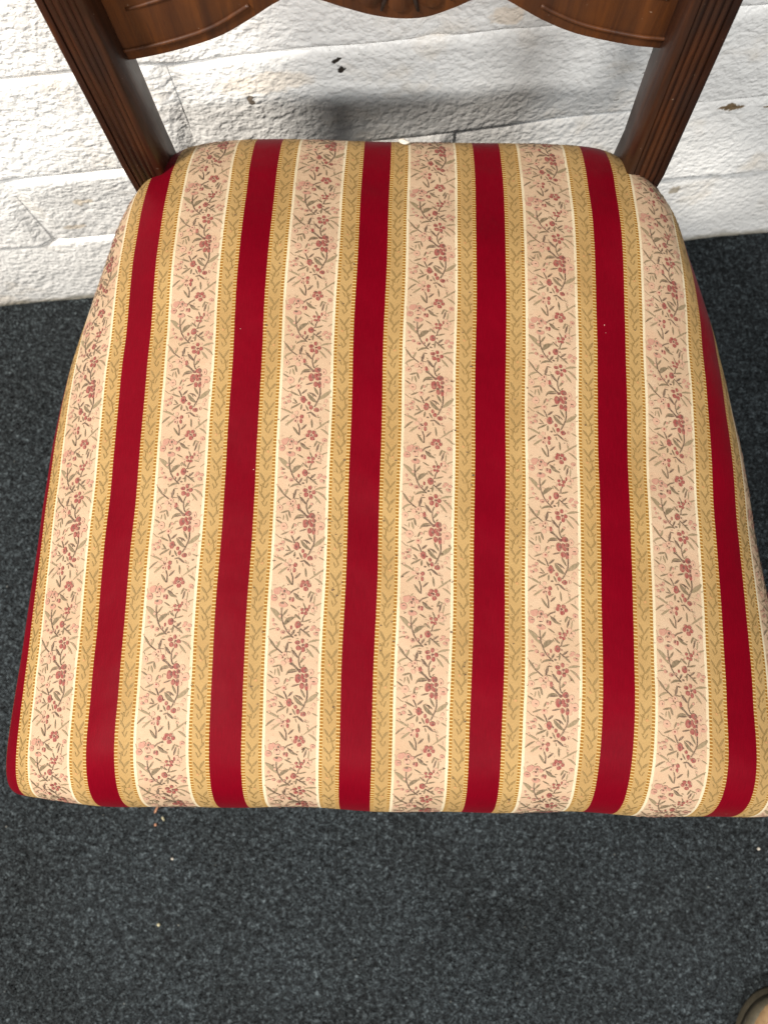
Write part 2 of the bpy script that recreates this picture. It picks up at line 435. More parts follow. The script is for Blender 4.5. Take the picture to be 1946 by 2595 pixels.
def seat(u, v):
    """cloth coordinates in metres -> point on the seat surface"""
    u = np.asarray(u, float); v = np.asarray(v, float)
    y = np.interp(v, PL, PROF[:, 0]); zp = np.interp(v, PL, PROF[:, 1])
    k = roll_k(y); au = np.abs(u); ax = au * 1.0; drop = np.zeros_like(au + y)
    for sd, (ys, ws) in ((-1, (YL, WLs)), (1, (YR, WRs))):
        sb, prof = SIDES[sd]; w = np.interp(y, ys, ws); t = np.maximum(au - (w - sb * k), 0) / k
        hit = (np.sign(u) == sd) & (t > 0)
        ax = np.where(hit, (w - sb * k) + k * np.interp(t, SLEN[sd], prof[:, 0]), ax)
        drop = np.where(hit, -np.interp(t, SLEN[sd], prof[:, 1]) * np.minimum(1, k * 1.25), drop)
    x = np.sign(u) * ax
    y = y - np.clip((-y - .12) / .05, 0, 1) * (.0009 * np.sin(x * 33 + .7) + .0006 * np.sin(x * 71 + 2))
    z = np.maximum(0.470 - (np.maximum(0.470 - zp, 0) ** 1.6 + drop ** 1.6) ** 0.625, ZB)
    # slight hollow and unevenness of old padding
    z = z + 0.0013 * np.sin(x * 21 + 1) * np.sin(y * 17 + .5) + 0.0006 * np.sin(x * 47 + 3 * np.sin(y * 30)) * np.sin(y * 39 + 1)
    return np.stack([x, y, z], -1)
def umax(v, side):
    y = np.interp(v, PL, PROF[:, 0]); w = np.interp(y, YL, WLs) if side < 0 else np.interp(y, YR, WRs)
    k = roll_k(y); return w - SIDES[side][0] * k + SLEN[side][-1] * k
def seat_n(u, v, e=4e-4):
    a = seat(u + e, v) - seat(u - e, v); b = seat(u, v + e) - seat(u, v - e)
    n = np.cross(a, b); L = np.linalg.norm(n, axis=-1, keepdims=True)
    n = n / np.maximum(L, 1e-12)
    return np.where(n[..., 2:3] < 0, -n, n)
PITCH = 0.0797
def cloth_uv(u, v):
    """metres on the seat -> stripe repeats (the cloth was pulled a little askew and bowed)"""
    V = (v - 0.0848 + 0.06 * u + 0.28 * u * u) / PITCH
    U = (u + 0.0143 - 0.012 * v) / PITCH + wander(u, V)
    return U, V
def wander(u, V): return 0.0035 * np.sin(V * 2.0 + 1 + u * 9) + 0.003 * np.sin(V * 4.7 + u * 23)
def cloth_inv(U, V):
    u = U * PITCH - 0.0143; v = V * PITCH + 0.0848
    for _ in range(4):
        u = (U - wander(u, V)) * PITCH - 0.0143 + 0.012 * v
        v = V * PITCH + 0.0848 - 0.06 * u - 0.28 * u * u
    return u, v

def build_seat():
    nu, nv = 260, 260
    vv = np.linspace(VMIN, VMAX, nv + 1)
    aa = np.linspace(-1, 1, nu + 1)
    um = np.where(aa[None, :] < 0, umax(vv, -1)[:, None], umax(vv, 1)[:, None])
    Ug = aa[None, :] * um; Vg = np.repeat(vv[:, None], nu + 1, 1)
    P = seat(Ug, Vg).reshape(-1, 3)
    m = nu + 1
    idx = np.arange((nv + 1) * m).reshape(nv + 1, m)
    F = np.stack([idx[:-1, :-1], idx[:-1, 1:], idx[1:, 1:], idx[1:, :-1]], -1).reshape(-1, 4)
    o = mesh_obj('seat_cushion', P.tolist(), F.tolist(), M_FAB, chair)
    CU, CV = cloth_uv(Ug.reshape(-1), Vg.reshape(-1))
    uvl = o.data.uv_layers.new(name='cloth')
    li = np.empty(len(o.data.loops), int); o.data.loops.foreach_get('vertex_index', li)
    uvl.data.foreach_set('uv', np.stack([CU[li], CV[li]], -1).astype(np.float32).reshape(-1))
    o['label'] = 'padded seat in red, gold and cream striped floral brocade'
    # bottom board
    return o
seat_ob = build_seat()

# --- woven flowers: digitised repeat, lens leaves, oval petals and stems lying in the cloth
YP = 3576.0
A, B = [], []    # (kind, colour, data)
def leaf(c, x0, y0, x1, y1, w, bend=0.0, dy=0): A.append(('leaf', c, (x0, y0 + dy, x1, y1 + dy, w, bend)))
def dot(c, x, y, rx, ry=None, dy=0): A.append(('dot', c, (x, y + dy, rx, ry or rx)))
def stem(c, pts, w, dy=0): A.append(('stem', c, ([(p[0], p[1] + dy) for p in pts], w)))
G_, L_, N_, R_, D_, P_, Q_ = 'olive', 'pale_olive', 'brown', 'red', 'dark_red', 'pink', 'pale_pink'
# upper half of the repeat
for d in [(335, 90, 88), (275, 255, 85), (600, 120, 55), (490, 395, 112, 68), (655, 270, 58)]: dot(P_, *d)
dot(P_, 500, 75, 75, 70); dot(Q_, 480, 205, 80, 75); dot(N_, 508, 80, 32, 38); dot(D_, 465, 165, 24); dot(N_, 490, 268, 46, 14); dot(N_, 465, 362, 46, 28)
dot(R_, 700, 270, 26, 62); dot(D_, 640, 250, 26, 36); dot(N_, 290, 245, 45, 12); dot(P_, 390, 40, 50)
stem(N_, [(455, 470), (455, 600), (480, 760), (520, 880), (570, 970), (640, 1050), (740, 1145)], 22)
leaf(G_, 480, 660, 600, 488, 46); leaf(L_, 200, 485, 460, 770, 115, -20); leaf(G_, 525, 860, 745, 670, 120, -30); leaf(G_, 475, 1205, 745, 1130, 55, -35)
leaf(N_, 700, 1085, 770, 965, 50); dot(N_, 790, 1090, 34, 22); leaf(G_, 880, 1100, 892, 935, 48); leaf(N_, 815, 1030, 870, 1005, 22)
dot(R_, 838, 845, 74, 92); dot(D_, 855, 832, 32, 34); dot(R_, 690, 912, 26, 50); dot(D_, 932, 850, 20)
stem(N_, [(895, 925), (960, 980), (1010, 1010)], 20); leaf(G_, 985, 985, 1135, 1115, 46); leaf(N_, 955, 975, 1090, 860, 46); leaf(N_, 1020, 1010, 1105, 985, 26)
for d in [(912, 485, 38, 40), (1025, 490, 44, 48), (925, 572, 38, 34), (1005, 578, 44, 38)]: dot(R_, *d)
dot(Q_, 978, 530, 24); dot(D_, 985, 470, 18)
stem(N_, [(990, 605), (945, 690), (938, 760), (905, 775)], 20); leaf(G_, 770, 600, 905, 720, 52); leaf(G_, 950, 770, 1130, 708, 42); leaf(L_, 1085, 555, 1215, 608, 34)
leaf(G_, 938, 325, 998, 455, 34); leaf(G_, 645, 398, 800, 488, 34)
for d in [(1150, 370, 48), (1222, 430, 46), (1165, 498, 46)]: dot(Q_, *d)
dot(R_, 1086, 420, 22, 52); dot(N_, 1180, 440, 26, 14); leaf(L_, 1205, 395, 1362, 318, 34)
leaf(G_, 1040, 215, 1105, 55, 46); leaf(L_, 1100, 72, 1260, 155, 38); leaf(N_, 1085, 325, 1145, 125, 44); leaf(L_, 1185, 335, 1205, 155, 34); dot(P_, 1275, 30, 62, 55); dot(N_, 1285, 40, 16)
leaf(G_, 705, 105, 945, 265, 70, 40); leaf(N_, 720, 125, 840, 195, 40); stem(N_, [(640, 120), (700, 60), (830, 0)], 26)
for d in [(915, -150, 52, 46), (1015, -150, 52, 50), (1065, -70, 48, 52), (985, 10, 58, 56), (880, -70, 46, 55)]: dot(R_, *d)
dot(D_, 965, -75, 28); dot(Q_, 925, -20, 22)
for d in [(270, 750, 28, 42), (300, 860, 34, 30), (375, 965, 48, 44), (500, 1020, 58, 52), (612, 1000, 42, 44)]: dot(P_, *d)
dot(D_, 515, 1025, 34, 18); dot(D_, 395, 970, 16); dot(N_, 640, 1000, 12, 26); leaf(L_, 185, 992, 325, 955, 28, -12)
for d in [(1195, 878, 55, 34), (1148, 945, 36, 34), (1298, 930, 56, 40), (1248, 1020, 60, 38)]: dot(P_, *d)
dot(N_, 1275, 1008, 14); stem(L_, [(1250, 730), (1350, 650)], 12)
for d in [(955, 1198, 46, 56), (845, 1258, 62, 50), (1045, 1302, 52, 54), (870, 1372, 62, 60), (978, 1402, 46, 62)]: dot(R_, *d)
dot(D_, 962, 1298, 28); dot(D_, 845, 1258, 24, 22); dot(Q_, 940, 1335, 20)
leaf(L_, 1075, 1240, 1355, 1165, 52, -14); leaf(L_, 1115, 1278, 1350, 1480, 52, -26); leaf(L_, 1055, 1370, 1222, 1565, 54)
stem(N_, [(930, 1450), (880, 1560), (880, 1690), (912, 1800), (950, 1825)], 22); leaf(N_, 712, 1418, 860, 1600, 60); leaf(G_, 915, 1710, 1030, 1555, 56); leaf(G_, 960, 1790, 1025, 1738, 26)
leaf(N_, 610, 1258, 720, 1260, 22); leaf(N_, 572, 1470, 622, 1265, 64); stem(N_, [(585, 1465), (700, 1475)], 14)
leaf(G_, 188, 1178, 350, 1400, 54); stem(N_, [(330, 1375), (400, 1430), (500, 1505)], 22); leaf(L_, 385, 1385, 432, 1235, 50); leaf(L_, 175, 1565, 400, 1430, 50, -26)
for d in [(560, 1530, 62, 58), (455, 1592, 62, 60), (525, 1725, 62, 62), (625, 1650, 52, 62)]: dot(Q_, *d)
dot(R_, 690, 1655, 32, 72); dot(D_, 510, 1605, 16, 20); dot(N_, 562, 1635, 20, 22); dot(D_, 560, 1535, 16, 24); dot(Q_, 250, 1700, 72, 74); dot(N_, 258, 1702, 14, 26); leaf(G_, 300, 1620, 395, 1590, 26)
# lower half
o = 1659
stem(N_, [(670, 65), (760, 105), (840, 180), (900, 240)], 34, o)
leaf(G_, 275, 168, 465, 108, 46, 0, o); leaf(G_, 455, 105, 502, 275, 50, 0, o); leaf(L_, 398, 185, 442, 355, 46, 0, o); leaf(L_, 325, 340, 348, 205, 28, 0, o)
leaf(G_, 595, 335, 835, 212, 62, -50, o); leaf(N_, 640, 280, 850, 240, 38, 0, o)
for d in [(1015, 205, 82, 74), (862, 400, 74, 112), (960, 355, 42, 74), (1062, 325, 52, 52), (1012, 430, 56, 52), (958, 565, 52, 76), (1060, 575, 46, 90)]: dot(R_, *d, dy=o)
for d in [(1045, 205, 40, 46), (908, 235, 42, 36), (900, 382, 34, 44), (1080, 325, 26, 32), (1062, 432, 26, 44), (1066, 535, 28, 40)]: dot(D_, *d, dy=o)
dot(Q_, 1035, 385, 22, 16, o); dot(Q_, 950, 455, 20, 16, o); leaf(Q_, 990, 490, 1100, 500, 14, 0, o)
for d in [(1165, 245, 64, 88), (1240, 440, 96, 100), (1130, 600, 44, 60), (1140, 470, 52, 120)]: dot(Q_, *d, dy=o)
dot(P_, 1235, 500, 60, 40, o); dot(N_, 1228, 450, 42, 14, o); dot(N_, 1172, 260, 14, 30, o)
stem(N_, [(1075, 650), (1080, 800), (1055, 900), (1010, 1000), (940, 1135)], 24, o)
leaf(G_, 925, 635, 1035, 825, 56, 0, o); leaf(L_, 1065, 935, 1335, 715, 108, 0, o); leaf(G_, 765, 798, 995, 1020, 96, 22, o); leaf(N_, 795, 788, 985, 885, 38, -22, o)
leaf(N_, 715, 592, 895, 528, 36, 0, o); leaf(L_, 690, 385, 770, 390, 26, 0, o)
dot(Q_, 350, 480, 96, 98, o); dot(N_, 358, 480, 30, 14, o); leaf(G_, 165, 325, 320, 425, 40, 0, o); leaf(G_, 538, 545, 598, 405, 42, 0, o)
dot(Q_, 545, 632, 76, 66, o); dot(R_, 550, 620, 26, 24, o); leaf(G_, 285, 695, 475, 608, 42, 0, o); stem(N_, [(535, 700), (590, 800), (612, 875)], 24, o)
leaf(N_, 632, 820, 758, 698, 46, 0, o); leaf(G_, 345, 765, 565, 865, 46, 0, o)
dot(R_, 668, 950, 66, 104, o); dot(D_, 662, 950, 28, 34, o); dot(D_, 742, 970, 22, o and 22, o); dot(Q_, 588, 950, 34, 50, o)
leaf(G_, 425, 935, 525, 1058, 38, 0, o); leaf(G_, 372, 1185, 608, 1045, 50, 0, o); leaf(N_, 400, 1050, 505, 1060, 24, 0, o)
leaf(G_, 618, 1210, 632, 1070, 50, 0, o); leaf(G_, 735, 1095, 802, 1230, 40, 0, o); dot(N_, 702, 1218, 30, 22, o)
dot(R_, 815, 1050, 38, 50, o); dot(R_, 868, 1148, 48, 60, o); dot(R_, 990, 1210, 68, 60, o); dot(D_, 1000, 1208, 28, 30, o)
leaf(N_, 752, 1300, 860, 1268, 34, 0, o); leaf(N_, 840, 1265, 1000, 1392, 46, 0, o)
for d in [(280, 912, 56, 28), (180, 950, 44, 24), (322, 1010, 48, 44), (225, 1048, 44, 36)]: dot(P_, *d, dy=o)
dot(N_, 262, 1058, 20, 18, o); leaf(N_, 265, 905, 350, 882, 18, 0, o)
for d in [(1230, 970, 38, 48), (1188, 1080, 44, 34), (1110, 1180, 40, 48)]: dot(Q_, *d, dy=o)
leaf(N_, 1105, 1150, 1112, 1220, 18, 0, o); leaf(L_, 1190, 1175, 1325, 1238, 30, 0, o)
leaf(L_, 135, 1190, 430, 1325, 52, -12, o); leaf(G_, 125, 1525, 345, 1345, 46, -14, o); leaf(L_, 255, 1605, 470, 1435, 50, 0, o)
for d in [(520, 1290, 48, 52), (432, 1382, 60, 52), (500, 1492, 54, 58), (575, 1430, 50, 60)]: dot(Q_, *d, dy=o)
dot(R_, 645, 1385, 46, 56, o); dot(R_, 635, 1502, 34, 58, o); dot(D_, 530, 1400, 26, 28, o); dot(D_, 495, 1500, 20, 28, o)
leaf(G_, 885, 1435, 910, 1655, 46, 0, o); leaf(L_, 1078, 1435, 1112, 1605, 38, 0, o); leaf(L_, 995, 1695, 1325, 1445, 40, 0, o); leaf(L_, 1115, 1675, 1305, 1815, 50, -14, o)
leaf(G_, 445, 1645, 585, 1850, 56, 0, o); leaf(N_, 645, 1705, 772, 1570, 46, 0, o); stem(N_, [(560, 1560), (600, 1680), (602, 1850)], 22, o)
stem(L_, [(160, 670), (250, 750), (320, 770)], 12, o)

_g = random.Random(21)
for _i in range(46):
    _x, _y = _g.uniform(190, 1350), _g.uniform(-150, 3400); _a = _g.uniform(0, 6.28); _l = _g.uniform(60, 130)
    leaf('ghost', _x, _y, min(1370, max(150, _x + _l * math.cos(_a))), _y + _l * math.sin(_a), _g.uniform(22, 44))
for _i in range(34):
    _x, _y = _g.uniform(190, 1350), _g.uniform(-150, 3400); _a = _g.uniform(0, 6.28); _l = _g.uniform(45, 95)
    leaf(_g.choice([L_, L_, G_, P_]), _x, _y, min(1370, max(150, _x + _l * math.cos(_a))), _y + _l * math.sin(_a), _g.uniform(16, 28))
for _i in range(22):
    dot(_g.choice(['ghost', Q_, P_]), _g.uniform(200, 1340), _g.uniform(-150, 3400), _g.uniform(20, 42))
class Cloth:
    """collects flat woven pieces in cloth coordinates and lays them on the seat"""
    def __init__(self): self.U, self.V, self.F, self.M, self.off = [], [], [], [], []
    def add(self, pts, faces, mi, off):
        b = len(self.U)
        for (x, y) in pts: self.U.append(x); self.V.append(y); self.off.append(off)
        for f in faces: self.F.append(tuple(b + i for i in f)); self.M.append(mi)
    def leaf(self, x0, y0, x1, y1, w, bend, mi, off, n=6):
        dx, dy = x1 - x0, y1 - y0; L = math.hypot(dx, dy) or 1e-9; px, py = -dy / L, dx / L
        pts = []
        for i in range(n + 1):
            t = i / n; k = math.sin(math.pi * min(1, max(0, t * 0.94 + 0.03))) ** 0.75; c = bend * 4 * t * (1 - t)
            mx, my = x0 + dx * t + px * c, y0 + dy * t + py * c
            pts += [(mx + px * w * .5 * k, my + py * w * .5 * k), (mx - px * w * .5 * k, my - py * w * .5 * k)]
        self.add(pts, [(2 * i, 2 * i + 1, 2 * i + 3, 2 * i + 2) for i in range(n)], mi, off)
    def dot(self, x, y, rx, ry, mi, off, n=10, rng=None):
        pts = [(x, y)]
        for i in range(n):
            a = 2 * math.pi * i / n; q = rng.uniform(0.86, 1.08)
            pts.append((x + rx * q * math.cos(a), y + ry * q * math.sin(a)))
        self.add(pts, [(0, 1 + i, 1 + (i + 1) % n) for i in range(n)], mi, off)
    def stem(self, P, w, mi, off):
        for (a, b) in zip(P[:-1], P[1:]):
            dx, dy = b[0] - a[0], b[1] - a[1]; L = math.hypot(dx, dy) or 1e-9; px, py = -dy / L * w / 2, dx / L * w / 2
            self.add([(a[0] + px, a[1] + py), (a[0] - px, a[1] - py), (b[0] - px, b[1] - py), (b[0] + px, b[1] + py)], [(0, 1, 2, 3)], mi, off)
    def build(self, name, mats, parent):
        U = np.array(self.U); V = np.array(self.V); u, v = cloth_inv(U, V)
        um = np.where(u < 0, umax(v, -1), umax(v, 1)) - 0.012
        ok = (np.abs(u) < um) & (v > VMIN + .004) & (v < VMAX - .004)
        P = seat(u, v) + seat_n(u, v) * np.array(self.off)[:, None]
        keep = [i for i, f in enumerate(self.F) if all(ok[j] for j in f)]
        F = [self.F[i] for i in keep]
        used = sorted({j for f in F for j in f}); remap = {j: i for i, j in enumerate(used)}
        o = mesh_obj(name, P[used].tolist(), [[remap[j] for j in f] for f in F], None, parent)
        for m in mats: o.data.materials.append(m)
        o.data.polygons.foreach_set('material_index', [self.M[i] for i in keep])
        # let every piece face outwards
        nn = seat_n(u, v)[used]; flip = []
        me = o.data
        bm = bmesh.new(); bm.from_mesh(me); bm.faces.ensure_lookup_table(); bm.normal_update()
        bmesh.ops.reverse_faces(bm, faces=[f for f in bm.faces if f.normal.dot(Vector(nn[f.verts[0].index])) < 0])
        bm.to_mesh(me); bm.free()
        uvl = me.uv_layers.new(name='cloth')
        li = np.empty(len(me.loops), int); me.loops.foreach_get('vertex_index', li)
        Uu, Vu = U[used], V[used]
        uvl.data.foreach_set('uv', np.stack([Uu[li], Vu[li]], -1).astype(np.float32).reshape(-1))
        me.polygons.foreach_set('use_smooth', [True] * len(me.polygons))
        return tag(o, kind='stuff')

CREAM, GOLD = lin(230, 198, 164, KF), lin(206, 168, 108, KF)
COLS = {G_: lin(104, 90, 62, KF), L_: lin(142, 126, 92, KF), N_: lin(76, 52, 40, KF), R_: lin(152, 28, 42, KF), D_: lin(96, 14, 26, KF), P_: lin(204, 142, 122, KF), Q_: lin(222, 172, 144, KF), 'ghost': lin(204, 172, 140, KF)}
ORDER = ['ghost', L_, G_, Q_, P_, N_, R_, D_]
M_TH = [mat_thread('thread_' + k, COLS[k], CREAM, 0.22) for k in ORDER]
VPER = 1.2012
def norm(x, y):
    cx = 782 - 0.0206 * y; hw = 1165 + 0.007 * y
    return 0.5 + (x - cx) / hw * 0.396, -(y - 2059) / YP * VPER     # cloth u runs right, v runs back
def build_flowers():
    C = Cloth(); rng = random.Random(3)
    k = 0
    for st in range(-4, 4):
        for rep in range(-4, 4):
            for kind, c, d in A:
                k += 1; mi = ORDER.index(c); off = 0.00022 + 0.00005 * mi + (k % 23) * 2e-6
                j = lambda: rng.uniform(-6, 6)
                sy = VPER / YP; sx = 0.396 / 1165
                if kind == 'leaf':
                    x0, y0, x1, y1, w, b = d
                    p, q = norm(x0 + j(), y0 + j()); r, s = norm(x1 + j(), y1 + j())
                    C.leaf(p + st, q + rep * VPER, r + st, s + rep * VPER, w * sx * rng.uniform(.76, .96), -b * sx, mi, off)
                elif kind == 'dot':
                    x, y, rx, ry = d
                    p, q = norm(x + j(), y + j())
                    C.dot(p + st, q + rep * VPER, rx * sx * .94, ry * sy * .94, mi, off, 10, rng)
                else:
                    P, w = d
                    C.stem([(lambda a: (a[0] + st, a[1] + rep * VPER))(norm(x + j() * .5, y + j() * .5)) for x, y in P], w * sx, mi, off)
    o = C.build('woven_flowers', M_TH, seat_ob)
    o['label'] = 'woven sprays of red and pink flowers with olive leaves'
build_flowers()

M_VINE = [mat_thread('thread_vine', lin(146, 118, 66, KF), GOLD, 0.30), mat_thread('thread_vine_twig', lin(152, 120, 62, KF), GOLD, 0.25), mat_thread('thread_blush', lin(218, 160, 104, KF), GOLD, 0.3)]
def build_vines():
    C = Cloth(); rng = random.Random(5)
    T = VPER / 4; s = 1 / 2654.0; k = 0
    for st in range(-4, 5):
        for sg in (-1, 1):
            cu = st + sg * 0.203
            ph = 0.10 if sg > 0 else 0.24
            for rep in range(-16, 17):
                v0 = rep * T + ph
                def q(x, y): return (cu + sg * x * s + rng.uniform(-.0015, .0015), v0 - y * s * 1.0 + rng.uniform(-.0015, .0015))
                k += 1; off = 0.0002 + (k % 19) * 3e-6
                for (x0, y0, x1, y1, w) in [(-112, 0, 5, 200, 46), (115, 425, 5, 560, 46), (116, 40, 8, 205, 38), (-114, 390, 2, 565, 38), (-60, 230, -10, 330, 22), (70, 215, 20, 330, 22), (-60, 620, 4, 720, 22), (64, 610, 16, 735, 24)]:
                    a, b = q(x0, y0), q(x1, y1); C.leaf(a[0], a[1], b[0], b[1], w * s * rng.uniform(.8, 1.1), rng.uniform(-8, 8) * s, 0, off)
                C.stem([q(0, 190), q(-55, 300), q(-110, 250)], 22 * s, 1, off + 2e-5)
                C.stem([q(-55, 300), q(-70, 420), q(-100, 470)], 16 * s, 1, off + 2e-5)
                C.stem([q(5, 560), q(-30, 640)], 22 * s, 1, off + 2e-5)
                if k % 3 == 0:
                    a = q(40, 330); C.dot(a[0], a[1], 34 * s, 30 * s, 2, off, 8, rng)
    o = C.build('woven_vines', M_VINE, seat_ob)
    o['label'] = 'thin olive leaf vines woven along the gold stripes'
build_vines()

M_SPECK = [mat_simple('dark_speck', lin(60, 44, 34), lin(88, 66, 48), 300, 0.9), mat_simple('pale_lint', lin(230, 205, 185), lin(210, 150, 140), 300, 0.9)]
def build_specks():
    C = Cloth(); rng = random.Random(11)
    for i in range(430):
        U = rng.gauss(0.1, 0.85); V = rng.uniform(-3.6, 1.6) if i % 3 else rng.gauss(-1.6, 0.8)
        a = abs(U - round(U))
        if a < 0.13: continue
        r = rng.uniform(.0026, .0070) * (1.3 if rng.random() < .12 else 1)
        C.dot(U, V, r * rng.uniform(.7, 1.8), r * rng.uniform(.6, 1.1), 0, 0.00072 + i * 1e-6, 6, rng)
    for i in range(5):
        U = rng.randint(-2, 3) + rng.uniform(-.11, .11); V = rng.uniform(-3.5, 2)
        r = rng.uniform(.0018, .0034); C.dot(U, V, r, r, 1, 0.0003 + i * 1e-6, 6, rng)
    o = C.build('fabric_specks', M_SPECK, seat_ob)
    o['label'] = 'small dark specks and lint on the worn cloth'
build_specks()

# --- wooden frame
def upright(side):
    """reeded back post that runs down into the rear leg"""
    W, DEP = 0.0275, 0.038
    # section, x 0 outer -> W inner, y 0 front -> DEP back; four reeds between flat fillets
    sec = [(0.0, 0.0012), (0.0012, 0.0), (0.0048, 0.0)]
    n = 4; x0, x1 = 0.0050, W - 0.0050; pw = (x1 - x0) / n
    for i in range(n):
        a = x0 + i * pw
        sec += [(a + pw * .02, 0.0016), (a + pw * .22, 0.0005), (a + pw * .5, 0.0001), (a + pw * .78, 0.0005), (a + pw * .98, 0.0016)]
    sec += [(W - 0.0048, 0.0), (W - 0.0012, 0.0), (W, 0.0012), (W, DEP - .002), (W - .002, DEP), (.002, DEP), (0, DEP - .002)]
    rings = []
    for z in [0.0, .06, .12, .18, .24, .30, .36, .40, .44, .48, .52, .56, .60, .66, .72, .78, .83, .865, .88]:
        zc = min(z, .62)
        if side < 0: xo = -.1935 - .030 * max(0, zc - .42)
        else: xo = .1957 - .052 * max(0, zc - .432)
        yf = .25 + (.10 * (z - .43) if z > .43 else .13 * (.43 - z) ** 1.6)
        k = 1.0 if z < .85 else (0.9 if z < .87 else 0.6)
        taper = 1.0 if z > .36 else (0.80 + 0.20 * z / .36)
        ring = []
        for (a, b) in sec:
            a2 = W / 2 + (a - W / 2) * k * taper; b2 = DEP / 2 + (b - DEP / 2) * k * taper
            ring.append(Vector((xo - side * a2, yf + b2, z)))
        rings.append(ring)
    o = loft('back_post', rings, M_WOOD, chair)
    return auto_smooth(o, 50)
for s_ in (-1, 1): upright(s_)

# shaped lower back rail
BOT = [(-.186, .505), (-.165, .5085), (-.137, .516), (-.108, .527), (-.086, .5405), (-.071, .5510), (-.0575, .5575), (-.0435, .5546), (-.030, .5498), (-.0143, .545), (.0021, .5426),
       (.0185, .5439), (.0343, .5505), (.0444, .5560), (.054, .5590), (.063, .5570), (.075, .5502), (.09, .5419), (.111, .5333), (.142, .5262), (.160, .5240), (.183, .5225)]
def splat_y(z): return .2845 + .06 * (z - .53)
bot = cr(BOT, 8)
def build_rail():
    top = lambda x: .700 + .012 * math.cos(x / .18 * math.pi * .5)  # unseen top edge, raised so the rail's shadow reaches higher up the wall
    th = 0.014
    rings = []
    vs, fs = [], []
    nz = 10
    m = len(bot)
    for (x, zb) in bot:
        for k in range(nz + 1):
            t = k / nz; z = zb + (top(x) - zb) * t
            vs.append((x, splat_y(z) - .0016 * (1 if k else .2), z))
        for k in range(nz + 1):
            t = k / nz; z = zb + (top(x) - zb) * t
            vs.append((x, splat_y(z) + th - (0 if k else .002), z))
    r = 2 * (nz + 1)
    for i in range(m - 1):
        a, b = i * r, (i + 1) * r
        for k in range(nz):
            fs.append((a + k, b + k, b + k + 1, a + k + 1)); q = nz + 1
            fs.append((a + q + k, a + q + k + 1, b + q + k + 1, b + q + k))
        fs.append((a, a + nz + 1, b + nz + 1, b)); fs.append((a + nz, b + nz, b + r - 1, a + r - 1))
    fs.append(tuple(list(range(nz + 1)) + [nz + 1 + k for k in range(nz, -1, -1)]))
    e = (m - 1) * r
    fs.append(tuple(list(range(e, e + nz + 1)) + [e + nz + 1 + k for k in range(nz, -1, -1)]))
    o = auto_smooth(recalc(mesh_obj('back_rail', vs, fs, M_WOOD2, chair)), 40)
    o['label'] = 'serpentine carved lower back rail'
    # beads that follow the lower edge, left wing, right wing and lobe
    def bead(xa, xb, lift, rad, name='bead'):
        pts = []
        for i, (x, z) in enumerate(bot):
            if xa <= x <= xb:
                j0, j1 = max(i - 2, 0), min(i + 2, m - 1); d = bot[j1] - bot[j0]; d /= np.linalg.norm(d)
                px, pz = x - d[1] * lift, z + d[0] * lift
                pts.append((px, splat_y(pz) - .0017, pz))
        tube(name, pts, rad, M_WOOD2, o, 8)
    bead(-.168, -.078, .0085, .0013); bead(.080, .166, .0085, .0013)
    # incised wing panels: a second, inner bead higher up
    bead(-.150, -.090, .036, .0011); bead(.092, .152, .036, .0011)
    # carved fan in the middle lobe: separate raised petals with grooves between
    cx, cz = .003, .590
    for k in range(7):
        a0 = math.pi + math.pi * (k + .07) / 7; a1 = math.pi + math.pi * (k + .93) / 7
        vs, fs = [], []
        nr, na = 6, 5
        for i in range(nr + 1):
            rr = .010 + (.0405 - .010) * i / nr
            for j in range(na + 1):
                a = a0 + (a1 - a0) * j / na
                ex = 1.15
                rj = rr - (.004 * (abs(j / na - .5) * 2) ** 2 if i == nr else 0)
                x, z = cx + rj * ex * math.cos(a), cz + rj * math.sin(a)
                edge = (1 - (abs(j / na - .5) * 2) ** 2) * math.sin(math.pi * (0.12 + 0.83 * i / nr)) ** .5
                vs.append((x, splat_y(z) - .0012 - .0042 * edge, z))
        for i in range(nr):
            for j in range(na):
                q = i * (na + 1) + j; fs.append((q, q + 1, q + na + 2, q + na + 1))
        p = recalc(mesh_obj('carved_petal', vs, fs, M_WOOD2, o))
        if p.data.polygons[0].normal.y > 0: p.data.flip_normals()
    for k in range(8):  # dark tubes laid in the gaps, standing in for wax and groove shade
        a = math.pi + math.pi * k / 7; pts = []
        for i in range(6):
            rr = .010 + .0315 * i / 5; x, z = cx + rr * 1.15 * math.cos(a), cz + rr * math.sin(a); pts.append((x, splat_y(z) - .0018, z))
        tube('groove_shade_line', pts, [.0006, .0008, .0009, .0011, .0013, .0008], M_GROOVE, o, 6)
build_rail()
# crest rail
def build_crest():
    rings = []
    for i in range(15):
        t = i / 14; x = -.185 + .372 * t; b = math.sin(math.pi * t)
        z0, z1 = .800 - .004 * b, .868 + .018 * b; y = .2885 + .010 * b
        rings.append([Vector((x, y, z0)), Vector((x, y, z1 - .006)), Vector((x, y + .004, z1)), Vector((x, y + .018, z1)), Vector((x, y + .022, z1 - .006)), Vector((x, y + .022, z0))])
    auto_smooth(loft('crest_rail', rings, M_WOOD, chair), 40)
build_crest()
